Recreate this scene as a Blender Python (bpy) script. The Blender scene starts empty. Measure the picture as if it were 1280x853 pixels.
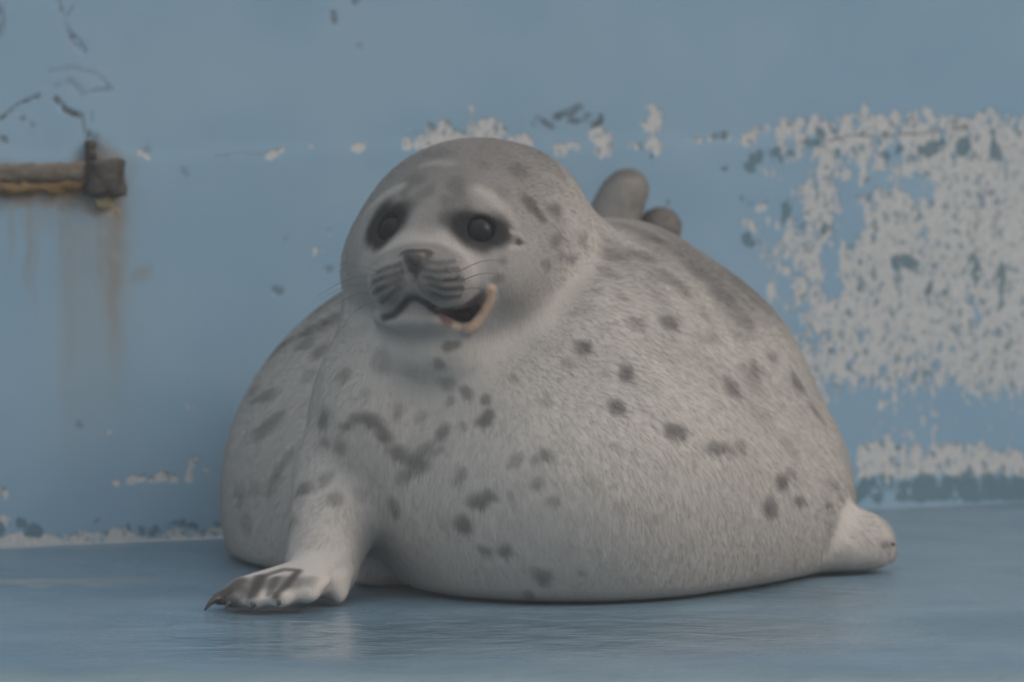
import bpy, math, random
import numpy as np
from mathutils import Vector

random.seed(4)
rng = np.random.default_rng(11)
SC = bpy.context.scene
COL = SC.collection

# ------------------------------------------------------------------ camera
FPX = 11000.0                      # focal length in pixels of the 1280x853 frame
CAM = np.array([0.0, -9.0, 0.86])
PITCH = math.atan((426.5 + 295.0) / FPX)
cam_d = bpy.data.cameras.new('camera')
cam_d.sensor_width = 36.0
cam_d.lens = FPX / 1280.0 * 36.0
cam_d.clip_end = 200
cam_d.dof.use_dof = True
cam_d.dof.focus_distance = 8.62
cam_d.dof.aperture_fstop = 7.5
cam = bpy.data.objects.new('camera', cam_d)
cam.location = CAM
cam.rotation_euler = (math.pi / 2 - PITCH, 0, 0)
COL.objects.link(cam)
SC.camera = cam

# ------------------------------------------------------------------ sky, sun, exposure
w = bpy.data.worlds.new('overcast_sky')
SC.world = w
w.use_nodes = True
nt = w.node_tree
bg = nt.nodes['Background']
tc = nt.nodes.new('ShaderNodeTexCoord')
sx = nt.nodes.new('ShaderNodeSeparateXYZ')
rp = nt.nodes.new('ShaderNodeValToRGB')
nt.links.new(tc.outputs['Generated'], sx.inputs[0])
nt.links.new(sx.outputs['Z'], rp.inputs[0])
rp.color_ramp.elements[0].position = 0.0
rp.color_ramp.elements[0].color = (0.34, 0.35, 0.36, 1)
rp.color_ramp.elements[1].position = 1.0
rp.color_ramp.elements[1].color = (1.02, 1.05, 1.08, 1)
nt.links.new(rp.outputs[0], bg.inputs['Color'])
bg.inputs['Strength'].default_value = 0.80

sun_d = bpy.data.lights.new('sun_offscreen', 'SUN')
sun_d.energy = 1.05
sun_d.angle = math.radians(35)
sun_d.color = (1.0, 0.78, 0.62)
sun = bpy.data.objects.new('sun_offscreen', sun_d)
sun.rotation_euler = Vector((-0.86, 0.10, -0.62)).to_track_quat('-Z', 'Y').to_euler()
COL.objects.link(sun)

SC.view_settings.view_transform = 'Standard'
SC.view_settings.look = 'None'
SC.view_settings.gamma = 1.0
SC.view_settings.use_curve_mapping = False
SC.view_settings.exposure = 0.35

# ------------------------------------------------------------------ pixel <-> place
cp, sp_ = math.cos(PITCH), math.sin(PITCH)
FW = np.array([0, cp, -sp_]); UP = np.array([0, sp_, cp])


def ray(px, py):
    d = FW + np.array([(px - 640) / FPX, 0, 0]) + UP * ((426.5 - py) / FPX)
    return d


def Q(px, py, Y):
    """point on the pixel's ray at depth Y"""
    d = ray(px, py)
    return CAM + d * ((Y - CAM[1]) / d[1])


def on_floor(px, py):
    d = ray(px, py)
    return CAM + d * (-CAM[2] / d[2])


def project(P):
    v = P - CAM
    d = v @ FW
    return 640 + FPX * v[..., 0] / d, 426.5 - FPX * (v @ UP) / d


def M(Y):
    """metres in one pixel at depth Y"""
    return (Y - CAM[1]) / FPX


# ------------------------------------------------------------------ helpers
def smooth(a, b, x):
    t = np.clip((x - a) / (b - a), 0, 1)
    return t * t * (3 - 2 * t)


def link(o, parent=None):
    COL.objects.link(o)
    if parent is not None:
        o.parent = parent
    return o


def mesh_obj(name, verts, faces, mat, parent=None, smooth_shade=True):
    me = bpy.data.meshes.new(name)
    verts = np.asarray(verts, dtype=np.float32)
    if isinstance(faces, np.ndarray):
        n, k = faces.shape
        me.vertices.add(len(verts)); me.vertices.foreach_set('co', verts.ravel())
        me.loops.add(n * k); me.loops.foreach_set('vertex_index', faces.astype(np.int32).ravel())
        me.polygons.add(n)
        me.polygons.foreach_set('loop_start', np.arange(0, n * k, k, dtype=np.int32))
        me.polygons.foreach_set('loop_total', np.full(n, k, dtype=np.int32))
        me.update(calc_edges=True)
        me.validate()
    else:
        me.from_pydata([tuple(map(float, v)) for v in verts], [], faces)
    me.polygons.foreach_set('use_smooth', np.full(len(me.polygons), smooth_shade))
    me.update()
    me.materials.append(mat)
    return link(bpy.data.objects.new(name, me), parent)


def color_attr(me, name, rgba):
    a = me.attributes.new(name, 'FLOAT_COLOR', 'POINT')
    a.data.foreach_set('color', np.ascontiguousarray(rgba, dtype=np.float32).ravel())


def tag(o, label=None, cat=None, kind=None, group=None):
    if label: o['label'] = label
    if cat: o['category'] = cat
    if kind: o['kind'] = kind
    if group: o['group'] = group
    return o


class Mat:
    """small node-graph helper"""
    def __init__(self, name):
        self.m = bpy.data.materials.new(name)
        self.m.use_nodes = True
        self.t = self.m.node_tree
        self.b = self.t.nodes['Principled BSDF']

    def n(self, kind, **kw):
        nd = self.t.nodes.new('ShaderNode' + kind)
        for k, v in kw.items():
            if k in ('inp',):
                for i, x in v.items():
                    if hasattr(x, 'is_output'):
                        self.t.links.new(x, nd.inputs[i])
                    else:
                        nd.inputs[i].default_value = x
            else:
                setattr(nd, k, v)
        return nd

    def set(self, sock, v):
        if hasattr(v, 'is_output'):
            self.t.links.new(v, self.b.inputs[sock])
        else:
            self.b.inputs[sock].default_value = v

    def math(self, op, a, b=0.0, clamp=False):
        nd = self.n('Math', operation=op, use_clamp=clamp, inp={0: a, 1: b})
        return nd.outputs[0]

    def noise(self, vec, scale, detail=4, rough=0.55, dist=0.0):
        nd = self.n('TexNoise', inp={'Vector': vec, 'Scale': scale, 'Detail': detail, 'Roughness': rough, 'Distortion': dist})
        return nd.outputs['Fac']

    def mapped(self, vec, scale=(1, 1, 1), loc=(0, 0, 0)):
        return self.n('Mapping', inp={'Vector': vec, 'Scale': scale, 'Location': loc}).outputs[0]

    def ramp(self, fac, lo, hi):
        nd = self.n('MapRange', interpolation_type='SMOOTHSTEP', inp={'Value': fac, 'From Min': lo, 'From Max': hi})
        return nd.outputs[0]

    def mix(self, fac, a, b):
        nd = self.n('Mix', data_type='RGBA', inp={0: fac, 6: a, 7: b})
        return nd.outputs[2]

    def attr(self, name):
        nd = self.n('Attribute', attribute_name=name)
        s = self.n('SeparateColor', inp={0: nd.outputs['Color']})
        return nd.outputs['Color'], s.outputs[0], s.outputs[1], s.outputs[2], nd.outputs['Alpha']

    def bump(self, h, strength, dist):
        return self.n('Bump', inp={'Height': h, 'Strength': strength, 'Distance': dist}).outputs[0]


def plain(name, rgb, rough=0.6, spec=0.5, bump=None):
    m = Mat(name)
    m.set('Base Color', (*rgb, 1)); m.set('Roughness', rough); m.set('Specular IOR Level', spec)
    return m


# ================================================================== WALL
WL, WR = on_floor(0, 684), on_floor(1280, 627)
wdir = (WR - WL); wdir[2] = 0
wdir = wdir / np.linalg.norm(wdir)
WYAW = math.atan2(wdir[1], wdir[0])
wnor = np.array([wdir[1], -wdir[0], 0.0])          # towards the camera


def wall_hit(px, py):
    d = ray(px, py)
    t = ((WL - CAM) @ wnor) / (d @ wnor)
    return CAM + d * t


def wall_uz(px, py):
    p = wall_hit(px, py) - WL
    return p @ wdir, p[2]


LEDGE = wall_hit(340, 188)[2]
ua = np.concatenate([np.linspace(-1.6, -0.16, 25)[:-1], np.arange(-0.16, 1.60, 0.0032), np.linspace(1.6, 3.4, 31)])
za = np.concatenate([np.arange(0, 0.66, 0.0032), np.linspace(0.664, 2.2, 34)])
U, Z = np.meshgrid(ua, za)
nu, nz = len(ua), len(za)
# slightly proud lower band that ends in a worn chamfer
step = 0.0008 * (1 - smooth(LEDGE - 0.010, LEDGE + 0.014, Z + 0.002 * np.sin(U * 9) + 0.0015 * np.sin(U * 37)))


def value_noise(shape_pts, cell, seed, octaves=3):
    """cheap smooth 2-D noise at points (u, z)"""
    r = np.random.default_rng(seed)
    out = np.zeros(shape_pts[0].shape); amp = 1.0; tot = 0
    for o in range(octaves):
        g = r.random((128, 128))
        a = shape_pts[0] / cell + 31.7 * o; b = shape_pts[1] / cell + 17.3 * o
        i = np.floor(a).astype(int); j = np.floor(b).astype(int)
        fa = a - i; fb = b - j
        fa = fa * fa * (3 - 2 * fa); fb = fb * fb * (3 - 2 * fb)
        v = (g[i % 128, j % 128] * (1 - fa) * (1 - fb) + g[(i + 1) % 128, j % 128] * fa * (1 - fb)
             + g[i % 128, (j + 1) % 128] * (1 - fa) * fb + g[(i + 1) % 128, (j + 1) % 128] * fa * fb)
        out += amp * v; tot += amp; amp *= 0.5; cell = cell * 0.5
    return out / tot


und = (value_noise((U, Z), 0.25, 3, 3) - 0.5) * 0.006
depth = step + und
Wp = WL[None, None, :] + U[..., None] * wdir + Z[..., None] * np.array([0, 0, 1.0]) + depth[..., None] * wnor
PX, PY = project(WL[None, None, :] + U[..., None] * wdir + Z[..., None] * np.array([0, 0, 1.0]))


def seg_dist(X, Y, pts):
    d = np.full(X.shape, 1e9)
    for (x0, y0), (x1, y1) in zip(pts[:-1], pts[1:]):
        vx, vy = x1 - x0, y1 - y0
        t = np.clip(((X - x0) * vx + (Y - y0) * vy) / max(vx * vx + vy * vy, 1e-9), 0, 1)
        d = np.minimum(d, np.hypot(X - x0 - t * vx, Y - y0 - t * vy))
    return d


def blob(X, Y, cx, cy, rx, ry, soft=0.5):
    d = np.hypot((X - cx) / rx, (Y - cy) / ry)
    return 1 - smooth(1 - soft, 1 + soft, d)


wob = (value_noise((U, Z), 0.03, 8, 3) - 0.5)
JX = PX + wob * 26; JY = PY + (value_noise((U, Z), 0.03, 9, 3) - 0.5) * 22
peel = np.zeros(U.shape); teal = np.zeros(U.shape); stain = np.zeros(U.shape); dark = np.zeros(U.shape)
rust = np.zeros(U.shape)
floor_y = 684 + (PX / 1280) * (627 - 684)         # the foot of the wall
up_px = floor_y - PY                               # height above the foot in these units
ledge_y = 192 - 0.022 * PX

# the big flaked area on the right
edge = 905 + 0.02 * (PY - 180) + 60 * wob + np.clip(PY - 300, 0, 400) * 0.18
right = smooth(-10, 130, JX - edge)
top = smooth(-2, 14, JY - ledge_y + 8)
mid = 1 - smooth(440, 545, JY + 0.02 * (PX - 1000) + 60 * wob)
peel = np.maximum(peel, right * top * mid * (0.56 + 0.22 * smooth(200, 320, PY) + 0.22 * smooth(980, 1250, JX) * (1 - smooth(280, 380, PY))))
# blue gap strips near the top left of it
for c in ((1060, 260, 16, 50), (1110, 215, 18, 24), (1035, 340, 14, 40), (1150, 240, 22, 16), (960, 250, 30, 40), (1000, 210, 20, 14)):
    peel *= 1 - 0.75 * blob(JX, JY, *c, soft=0.6)
# lower flaked band above the foot on the right
low = smooth(1040, 1080, JX) * smooth(538, 575, JY + 0.05 * (1160 - PX) + 20 * wob) * (1 - smooth(590, 606, JY + 14 * wob))
peel = np.maximum(peel, 0.86 * low)
peel = np.maximum(peel, 0.35 * smooth(1040, 1100, JX) * smooth(480, 520, PY) * (1 - smooth(560, 580, PY)) * (0.6 + wob))
teal = np.maximum(teal, 0.95 * smooth(1060, 1090, JX) * smooth(588, 604, JY + 16 * wob) * (1 - smooth(622, 634, PY)))
# strip along the ledge, right part
strip = blob(np.clip(JX, -9e9, 9e9), JY - ledge_y, 1130, -6, 200, 20, 0.35)
peel = np.maximum(peel, 0.66 * strip)
for cx, cy, rx, ry, s in ((960, 196, 28, 9, .8), (1165, 187, 22, 11, 1), (1200, 187, 16, 10, 1), (1245, 188, 9, 12, 1), (1115, 190, 12, 10, .8),
                          (1022, 163, 7, 7, 1), (1012, 180, 8, 6, .8), (952, 163, 5, 5, .9), (1042, 187, 9, 8, .8), (1290, 190, 10, 9, 1), (1240, 165, 10, 6, .7),
                          (930, 298, 7, 12, .9), (985, 262, 6, 14, .8), (1036, 282, 9, 8, .8), (912, 206, 6, 5, .6), (938, 206, 6, 5, .6),
                          (932, 246, 5, 8, .6), (950, 250, 5, 4, .5), (983, 300, 8, 9, .7), (1072, 243, 6, 5, .6), (790, 0, 1, 1, 0),
                          (835, 250, 4, 5, .8), (862, 247, 3, 3, .5), (815, 204, 5, 8, .6), (895, 270, 12, 4, .4),
                          (1250, 360, 12, 30, .7), (1220, 330, 12, 18, .6), (1175, 365, 14, 14, .5), (1130, 330, 24, 10, .5), (1085, 345, 12, 18, .5),
                          (1155, 468, 12, 16, .5), (1210, 595, 9, 6, .8), (1120, 565, 8, 5, .5)):
    teal = np.maximum(teal, s * blob(JX, JY, cx, cy, rx, ry, 0.6))
# chips and pale scars along the ledge
for cx, cy, rx, ry, s in ((342, 187, 13, 6, .9), (384, 182, 8, 4, .5), (447, 185, 10, 6, .85), (176, 194, 5, 7, .95), (350, 142, 6, 4, .35),
                          (556, 158, 10, 10, .8), (575, 170, 26, 14, .7), (588, 138, 5, 9, .7), (605, 155, 12, 10, .5), (600, 175, 30, 10, .75), (630, 172, 26, 10, .5),
                          (652, 182, 9, 10, .9), (560, 172, 40, 16, .85), (610, 165, 34, 14, .72), (655, 176, 16, 14, .8), (520, 184, 22, 9, .6), (750, 180, 15, 16, .95), (757, 170, 13, 12, .6), (705, 183, 18, 8, .5),
                          (815, 155, 14, 14, .95), (818, 138, 6, 10, .8), (798, 186, 9, 7, .9), (815, 184, 13, 11, .9), (875, 173, 16, 6, .8), (700, 155, 24, 7, .5),
                          (1085, 135, 6, 8, .95), (1068, 160, 15, 8, .95), (1103, 155, 9, 10, .8), (1148, 160, 11, 10, 1), (1195, 158, 16, 10, 1), (1252, 165, 14, 8, .6),
                          (988, 155, 4, 9, .7), (940, 172, 10, 10, .8), (1005, 172, 16, 14, .6), (1032, 195, 16, 16, .8), (1025, 215, 18, 14, .9), (1100, 205, 18, 14, .7),
                          (1012, 320, 8, 8, .7), (946, 257, 6, 6, .8), (957, 272, 6, 8, .7), (975, 275, 5, 6, .7), (932, 277, 5, 5, .7), (945, 300, 12, 10, .6),
                          (175, 596, 13, 8, .95), (206, 597, 14, 7, .9), (150, 601, 9, 5, .6), (236, 595, 9, 7, .7), (247, 583, 8, 6, .8), (219, 588, 8, 5, .5), (265, 590, 6, 5, .4),
                          (238, 477, 6, 6, .5), (238, 507, 8, 5, .4), (140, 538, 5, 4, .5), (190, 495, 4, 4, .35), (2, 618, 8, 8, .8), (8, 650, 12, 12, .85),
                          (30, 610, 14, 6, .3), (392, 318, 12, 10, .3), (372, 300, 7, 6, .3), (420, 345, 8, 5, .35), (434, 335, 6, 10, .6), (346, 348, 8, 7, .2),
                          (140, 268, 8, 9, .9), (812, 128, 5, 6, .5), (730, 195, 9, 5, .5)):
    peel = np.maximum(peel, s * blob(JX, JY, cx, cy, rx, ry, 0.6))
# worn line at the foot of the wall, left part
foot = (1 - smooth(10, 24, up_px + 24 * wob)) * (1 - smooth(300, 520, PX))
peel = np.maximum(peel, 0.92 * foot)
peel = np.maximum(peel, 0.85 * (1 - smooth(4, 9, up_px)) * (1 - smooth(500, 700, PX)))
for cx, cy, rx, ry, s in ((45, 665, 12, 9, 1), (196, 661, 26, 8, .95), (225, 661, 12, 7, .7), (250, 659, 10, 6, .7), (5, 660, 9, 12, .8), (25, 655, 8, 6, .7), (76, 668, 6, 5, .5), (165, 657, 8, 5, .6), (130, 656, 12, 5, .4), (278, 658, 9, 6, .6)):
    teal = np.maximum(teal, s * blob(JX, JY, cx, cy, rx, ry, 0.5))
    peel *= 1 - s * blob(JX, JY, cx, cy, rx, ry, 0.5)
# cracks, pits and dark marks
for pts, wd, s in (([(66, -20), (76, 14), (88, 40), (96, 58)], 3.0, .5), ([(92, 48), (99, 55), (103, 63)], 5, .75), ([(84, 22), (94, 10)], 2.5, .4),
                   ([(-60, 176), (0, 147), (22, 132), (48, 120)], 3, .75), ([(40, 124), (48, 120)], 3, .5), ([(68, 123), (78, 136), (98, 144)], 4.2, .95),
                   ([(100, 148), (104, 164), (112, 172)], 3, .45), ([(108, 166), (110, 196)], 4.5, .85), ([(116, 172), (124, 196)], 7, .5), ([(60, 90), (90, 84), (120, 92), (140, 112)], 3, .3),
                   ([(70, 108), (86, 100), (100, 112)], 5, .3), ([(100, 116), (138, 112)], 3, .35), ([(112, 140), (113, 150)], 3, .35),
                   ([(415, 18), (419, 27)], 5, .75), ([(445, 1), (446, 4)], 5, .75), ([(451, 60), (452, 61)], 4.5, .65), ([(538, 158), (539, 162)], 4.5, .75),
                   ([(28, 149), (29, 150)], 3.5, .7), ([(40, 157), (41, 158)], 3.5, .6), ([(3, 173), (5, 176)], 4, .7), ([(182, 185), (183, 187)], 3.5, .6), ([(230, 215), (231, 217)], 5, .3),
                   ([(345, 363), (350, 365)], 6, .6), ([(408, 337), (411, 337)], 5, .55), ([(410, 288), (412, 288)], 4, .4), ([(357, 297), (357, 298)], 4, .35),
                   ([(98, 531), (101, 533)], 4, .5), ([(270, 196), (330, 193)], 2.5, .25), ([(905, 171), (895, 173)], 5, .9), ([(1222, 262), (1216, 310)], 2.2, .5), ([(1245, 265), (1243, 300)], 2.4, .4),
                   ([(1192, 162), (1208, 160)], 4, .7), ([(1000, 178), (1060, 172), (1180, 165)], 2.2, .55), ([(672, 150), (684, 156), (690, 160)], 4, .8), ([(695, 148), (708, 144), (722, 136)], 6, .95), ([(708, 152), (722, 153)], 4, .8),
                   ([(735, 146), (733, 150)], 5, .7), ([(750, 148), (752, 155), (742, 158)], 5, .9), ([(668, 157), (669, 158)], 4, .6)):
    d = seg_dist(PX + wob * 8, PY + wob * 6, pts)
    dark = np.maximum(dark, s * (1 - smooth(wd * 0.4, wd * 1.4, d)))
d = np.hypot((PX + 4) / 12, (PY - 25) / 26)
dark = np.maximum(dark, 0.55 * (1 - smooth(0.5, 1.1, d)))
# rust runs below the bracket
yy = PY - 235
run = lambda cx, wd, y1, s: s * np.exp(-((PX + wob * 10 - cx) / wd) ** 2) * smooth(-6, 6, yy) * (1 - smooth(y1 * 0.35, y1, yy))
for a in ((142, 16, 340, .95), (126, 12, 300, .6), (88, 14, 420, .55), (112, 26, 440, .32), (105, 16, 460, .4), (118, 48, 430, .36), (100, 60, 60, .5), (36, 5, 180, .6), (14, 5, 120, .55), (78, 6, 150, .55), (155, 7, 270, .5), (44, 4, 230, .35), (150, 9, 440, .3), (60, 40, 90, .3)):
    stain = np.maximum(stain, run(*a))
stain = np.maximum(stain, 0.6 * blob(JX, JY, 174, 343, 14, 10, .7))
stain = np.maximum(stain, 0.9 * blob(JX, JY, 40, 240, 60, 16, .7))
rust = np.maximum(rust, 0.95 * blob(JX, JY, 92, 240, 26, 22, .7))
rust = np.maximum(rust, 0.75 * blob(JX, JY, 30, 232, 75, 24, .7))
rust = np.maximum(rust, 0.6 * blob(JX, JY, 128, 222, 34, 40, .4))
rust = np.maximum(rust, 0.6 * blob(JX, JY, 120, 258, 20, 9, .6))
rust = np.maximum(rust, 0.35 * stain * smooth(0, 20, yy) * (1 - smooth(60, 250, yy)))

idx = np.arange(nu * nz).reshape(nz, nu)
wf = np.stack([idx[:-1, :-1], idx[:-1, 1:], idx[1:, 1:], idx[1:, :-1]], -1).reshape(-1, 4)
mw = Mat('flaking_blue_wall_paint')
_, aP, aT, aS, aD = mw.attr('wear')
_, aR, _g, _b, _a = mw.attr('rust')
co = mw.n('TexCoord').outputs['Object']
v1 = mw.mapped(co, (1, 1, 0.62))
n_big = mw.noise(co, 5, 3)
n_flake = mw.noise(v1, 85, 5, 0.62, 0.25)
n_flake2 = mw.noise(mw.mapped(co, (1, 1, 0.35), (3, 1, 2)), 45, 4, 0.6)
n_teal = mw.noise(mw.mapped(co, (1, 1, 0.55), (7, 3, 1)), 60, 4, 0.6)
n_fine = mw.noise(co, 260, 3, 0.6)
fl = mw.math('ADD', mw.math('MULTIPLY', n_flake, 1.25), mw.math('MULTIPLY', n_flake2, 0.75))
fl = mw.math('SUBTRACT', fl, 0.5)
# peel mask: noise above a threshold that falls with the wear density
thr = mw.math('SUBTRACT', 0.74, mw.math('MULTIPLY', aP, 0.50))
pm = mw.ramp(mw.math('SUBTRACT', fl, thr), -0.05, 0.07)
pm = mw.math('MULTIPLY', pm, mw.ramp(aP, 0.06, 0.2))
thr2 = mw.math('SUBTRACT', 0.72, mw.math('MULTIPLY', aT, 0.45))
tm = mw.math('MULTIPLY', mw.ramp(mw.math('SUBTRACT', mw.math('SUBTRACT', mw.math('MULTIPLY', n_teal, 2.0), 0.5), thr2), -0.06, 0.12), mw.ramp(aT, 0.05, 0.2))
# little pits of old teal paint inside the flaked field
n_pit = mw.noise(mw.mapped(co, (1, 1, 0.75), (9, 2, 5)), 120, 3, 0.6, 0.5)
pit = mw.math('MULTIPLY', mw.ramp(n_pit, 0.47, 0.36), mw.ramp(aP, 0.30, 0.6))
tint = mw.ramp(n_big, 0.3, 0.7)
blue = mw.mix(tint, (0.225, 0.385, 0.525, 1), (0.265, 0.415, 0.545, 1))
blue = mw.mix(mw.math('MULTIPLY', mw.ramp(n_fine, 0.35, 0.7), 0.12), blue, (0.36, 0.47, 0.53, 1))
pale = mw.mix(mw.ramp(n_fine, 0.3, 0.7), (0.47, 0.50, 0.51, 1), (0.59, 0.605, 0.605, 1))
c = mw.mix(pm, blue, pale)
c = mw.mix(mw.math('MULTIPLY', pit, 0.85), c, (0.165, 0.245, 0.29, 1))
c = mw.mix(mw.math('MULTIPLY', tm, 0.85), c, (0.10, 0.19, 0.235, 1))
c = mw.mix(mw.math('MULTIPLY', aS, 0.62), c, (0.27, 0.25, 0.20, 1))
rn = mw.math('MULTIPLY', aR, mw.ramp(mw.noise(co, 40, 4), 0.25, 0.6))
c = mw.mix(rn, c, mw.mix(mw.noise(co, 30, 3), (0.20, 0.095, 0.03, 1), (0.24, 0.17, 0.07, 1)))
c = mw.mix(mw.math('MULTIPLY', aD, mw.ramp(n_flake, 0.3, 0.6)), c, (0.06, 0.065, 0.068, 1))
mw.set('Base Color', c)
mw.set('Roughness', mw.n('Mix', inp={0: pm, 2: 0.5, 3: 0.85}).outputs[0])
mw.set('Specular IOR Level', 0.3)
hgt = mw.math('SUBTRACT', mw.math('MULTIPLY', n_fine, 0.15), mw.math('ADD', mw.math('MULTIPLY', pm, 0.6), mw.math('MULTIPLY', aD, 0.8)))
mw.set('Normal', mw.bump(hgt, 0.6, 0.0022))
Wl = np.stack([U, -depth, Z], -1).reshape(-1, 3)       # local: x along the wall, -y to the camera
wall = mesh_obj('wall_back', Wl, wf, mw.m)
wall.location = WL
wall.rotation_euler = (0, 0, WYAW)
color_attr(wall.data, 'wear', np.stack([peel, teal, stain, dark], -1).reshape(-1, 4))
color_attr(wall.data, 'rust', np.stack([rust, rust * 0, rust * 0, rust * 0 + 1], -1).reshape(-1, 4))
tag(wall, 'light blue painted wall with flaking pale patches and rust runs', None, 'structure')

# ================================================================== FLOOR
FRONT = on_floor(640, 846)[1]
xa = np.concatenate([np.linspace(-3.0, -0.75, 20)[:-1], np.arange(-0.75, 0.75, 0.008), np.linspace(0.75, 3.2, 20)])
ya = np.concatenate([np.arange(FRONT, 1.6, 0.012), np.linspace(1.62, 3.4, 8)])
X, Y = np.meshgrid(xa, ya)
fz = (value_noise((X, Y), 0.22, 21, 2) - 0.5) * 0.0016
PXf, PYf = project(np.stack([X, Y, 0 * X], -1))
lip = 0.010 * (1 - smooth(0, 0.03, Y - FRONT)) ** 2
fv = np.stack([X, Y, fz - lip - 0.001], -1).reshape(-1, 3)
nx, ny = len(xa), len(ya)
idx = np.arange(nx * ny).reshape(ny, nx)
ff = np.stack([idx[:-1, :-1], idx[:-1, 1:], idx[1:, 1:], idx[1:, :-1]], -1).reshape(-1, 4)
# front face of the slab
nv = len(fv)
fv = np.concatenate([fv, np.stack([xa, 0 * xa + FRONT - 0.004, 0 * xa - 0.6], -1)])
low_i = nv + np.arange(nx)
ff = np.concatenate([ff, np.stack([low_i[:-1], low_i[1:], idx[0, 1:], idx[0, :-1]], -1)])
wet = np.zeros(X.shape); scuff = np.zeros(X.shape); deep = np.zeros(X.shape); edgew = np.zeros(X.shape)
wobf = value_noise((X, Y), 0.06, 33, 3) - 0.5
JXf = PXf + wobf * 60; JYf = PYf + wobf * 14
for cx, cy, rx, ry, s in ((60, 727, 70, 4, .8), (35, 729, 25, 3, .9), (140, 724, 60, 3, .4)):
    scuff = np.maximum(scuff, s * blob(JXf, JYf, cx, cy, rx, ry, .6))
for cx, cy, rx, ry, s in ((1260, 782, 160, 12, .9),):
    deep = np.maximum(deep, s * blob(JXf, JYf, cx, cy, rx, ry, .7))
for cx, cy, rx, ry, s in ((700, 790, 420, 28, 1), (380, 805, 260, 22, .9), (340, 772, 120, 10, .9), (1000, 745, 120, 14, .7), (160, 800, 120, 30, .5)):
    wet = np.maximum(wet, s * blob(JXf, JYf, cx, cy, rx, ry, .7))
edgew = 1 - smooth(0.02, 0.11, Y - FRONT + wobf * 0.08)
pad = np.zeros((nx, 4)); pad[:, 3] = 1
fa_ = np.concatenate([np.stack([wet, scuff, deep, edgew], -1).reshape(-1, 4), pad])
mf = Mat('wet_blue_floor_paint')
_, fW, fS, fD, fE = mf.attr('wear')
co = mf.n('TexCoord').outputs['Object']
nb = mf.noise(mf.mapped(co, (1, 1, 1)), 7, 4, 0.6)
nfine = mf.noise(co, 160, 3)
c = mf.mix(mf.ramp(nb, 0.3, 0.7), (0.10, 0.18, 0.25, 1), (0.14, 0.225, 0.29, 1))
c = mf.mix(mf.math('MULTIPLY', fD, 0.75), c, (0.06, 0.14, 0.20, 1))
c = mf.mix(mf.math('MULTIPLY', fS, 0.6), c, (0.36, 0.34, 0.31, 1))
c = mf.mix(mf.math('MULTIPLY', fE, 0.35), c, (0.19, 0.235, 0.225, 1))
mf.set('Base Color', c)
rgh = mf.n('Mix', inp={0: fW, 2: 0.36, 3: 0.13}).outputs[0]
mf.set('Roughness', rgh)
mf.set('Specular IOR Level', 0.5)
wv = mf.noise(mf.mapped(co, (1.0, 1.0, 1)), 16, 3, 0.5, 0.4)
wv2 = mf.noise(mf.mapped(co, (1.0, 2.5, 1), (5, 2, 0)), 30, 2, 0.5)
hh = mf.math('ADD', mf.math('MULTIPLY', wv, 1.0), mf.math('ADD', mf.math('MULTIPLY', wv2, 0.25), mf.math('MULTIPLY', nfine, 0.03)))
mf.set('Normal', mf.bump(hh, 0.5, 0.011))
floor = mesh_obj('floor', fv, ff, mf.m)
color_attr(floor.data, 'wear', fa_)
tag(floor, 'wet blue painted concrete floor with pale scuffs', None, 'structure')

# pool in front of the slab
mp = plain('pool_water', (0.03, 0.075, 0.09), 0.06, 0.5)
co = mp.n('TexCoord').outputs['Object']
mp.set('Normal', mp.bump(mp.noise(co, 6, 3), 0.3, 0.03))
pv = [(-14, -16, -0.35), (14, -16, -0.35), (14, FRONT - 0.004, -0.35), (-14, FRONT - 0.004, -0.35)]
pool = mesh_obj('pool_water', pv, [(0, 1, 2, 3)], mp.m)
tag(pool, 'dark pool water below the floor edge', None, 'structure')

# ================================================================== RUSTED BRACKET ON THE WALL
def box_verts(u0, u1, z0, z1, d0, d1, jag=0.0, nu_=10, nz_=4, seed=0):
    """a chunky, corroded bar: front face grid with ragged edges, in wall coordinates (u, -depth, z)"""
    r = np.random.default_rng(seed)
    us = np.linspace(u0, u1, nu_ + 1); zs = np.linspace(z0, z1, nz_ + 1)
    V = []; F = []
    fr = np.zeros((nz_ + 1, nu_ + 1), int); bk = np.zeros_like(fr)
    for layer, arr in ((d1, fr), (d0, bk)):
        for j, zz in enumerate(zs):
            for i, uu in enumerate(us):
                e = jag if (j in (0, nz_) or i in (0, nu_)) else jag * 0.5
                inset = 0.0025 if (layer == d1 and (j in (0, nz_) or i in (0, nu_))) else 0
                dd = layer - inset + (r.uniform(-1, 1) * jag * 0.8 if layer == d1 else 0)
                V.append((uu + (r.uniform(-1, 1) * e if layer == d1 else 0), -dd, zz + (r.uniform(-1, 1) * e if layer == d1 else 0)))
                arr[j, i] = len(V) - 1
    for j in range(nz_):
        for i in range(nu_):
            F.append((fr[j, i], fr[j, i + 1], fr[j + 1, i + 1], fr[j + 1, i]))
            F.append((bk[j, i], bk[j + 1, i], bk[j + 1, i + 1], bk[j, i + 1]))
    for i in range(nu_):
        F.append((bk[0, i], bk[0, i + 1], fr[0, i + 1], fr[0, i]))
        F.append((fr[nz_, i], fr[nz_, i + 1], bk[nz_, i + 1], bk[nz_, i]))
    for j in range(nz_):
        F.append((fr[j, 0], fr[j + 1, 0], bk[j + 1, 0], bk[j, 0]))
        F.append((bk[j, nu_], bk[j + 1, nu_], fr[j + 1, nu_], fr[j, nu_]))
    return V, F


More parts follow.
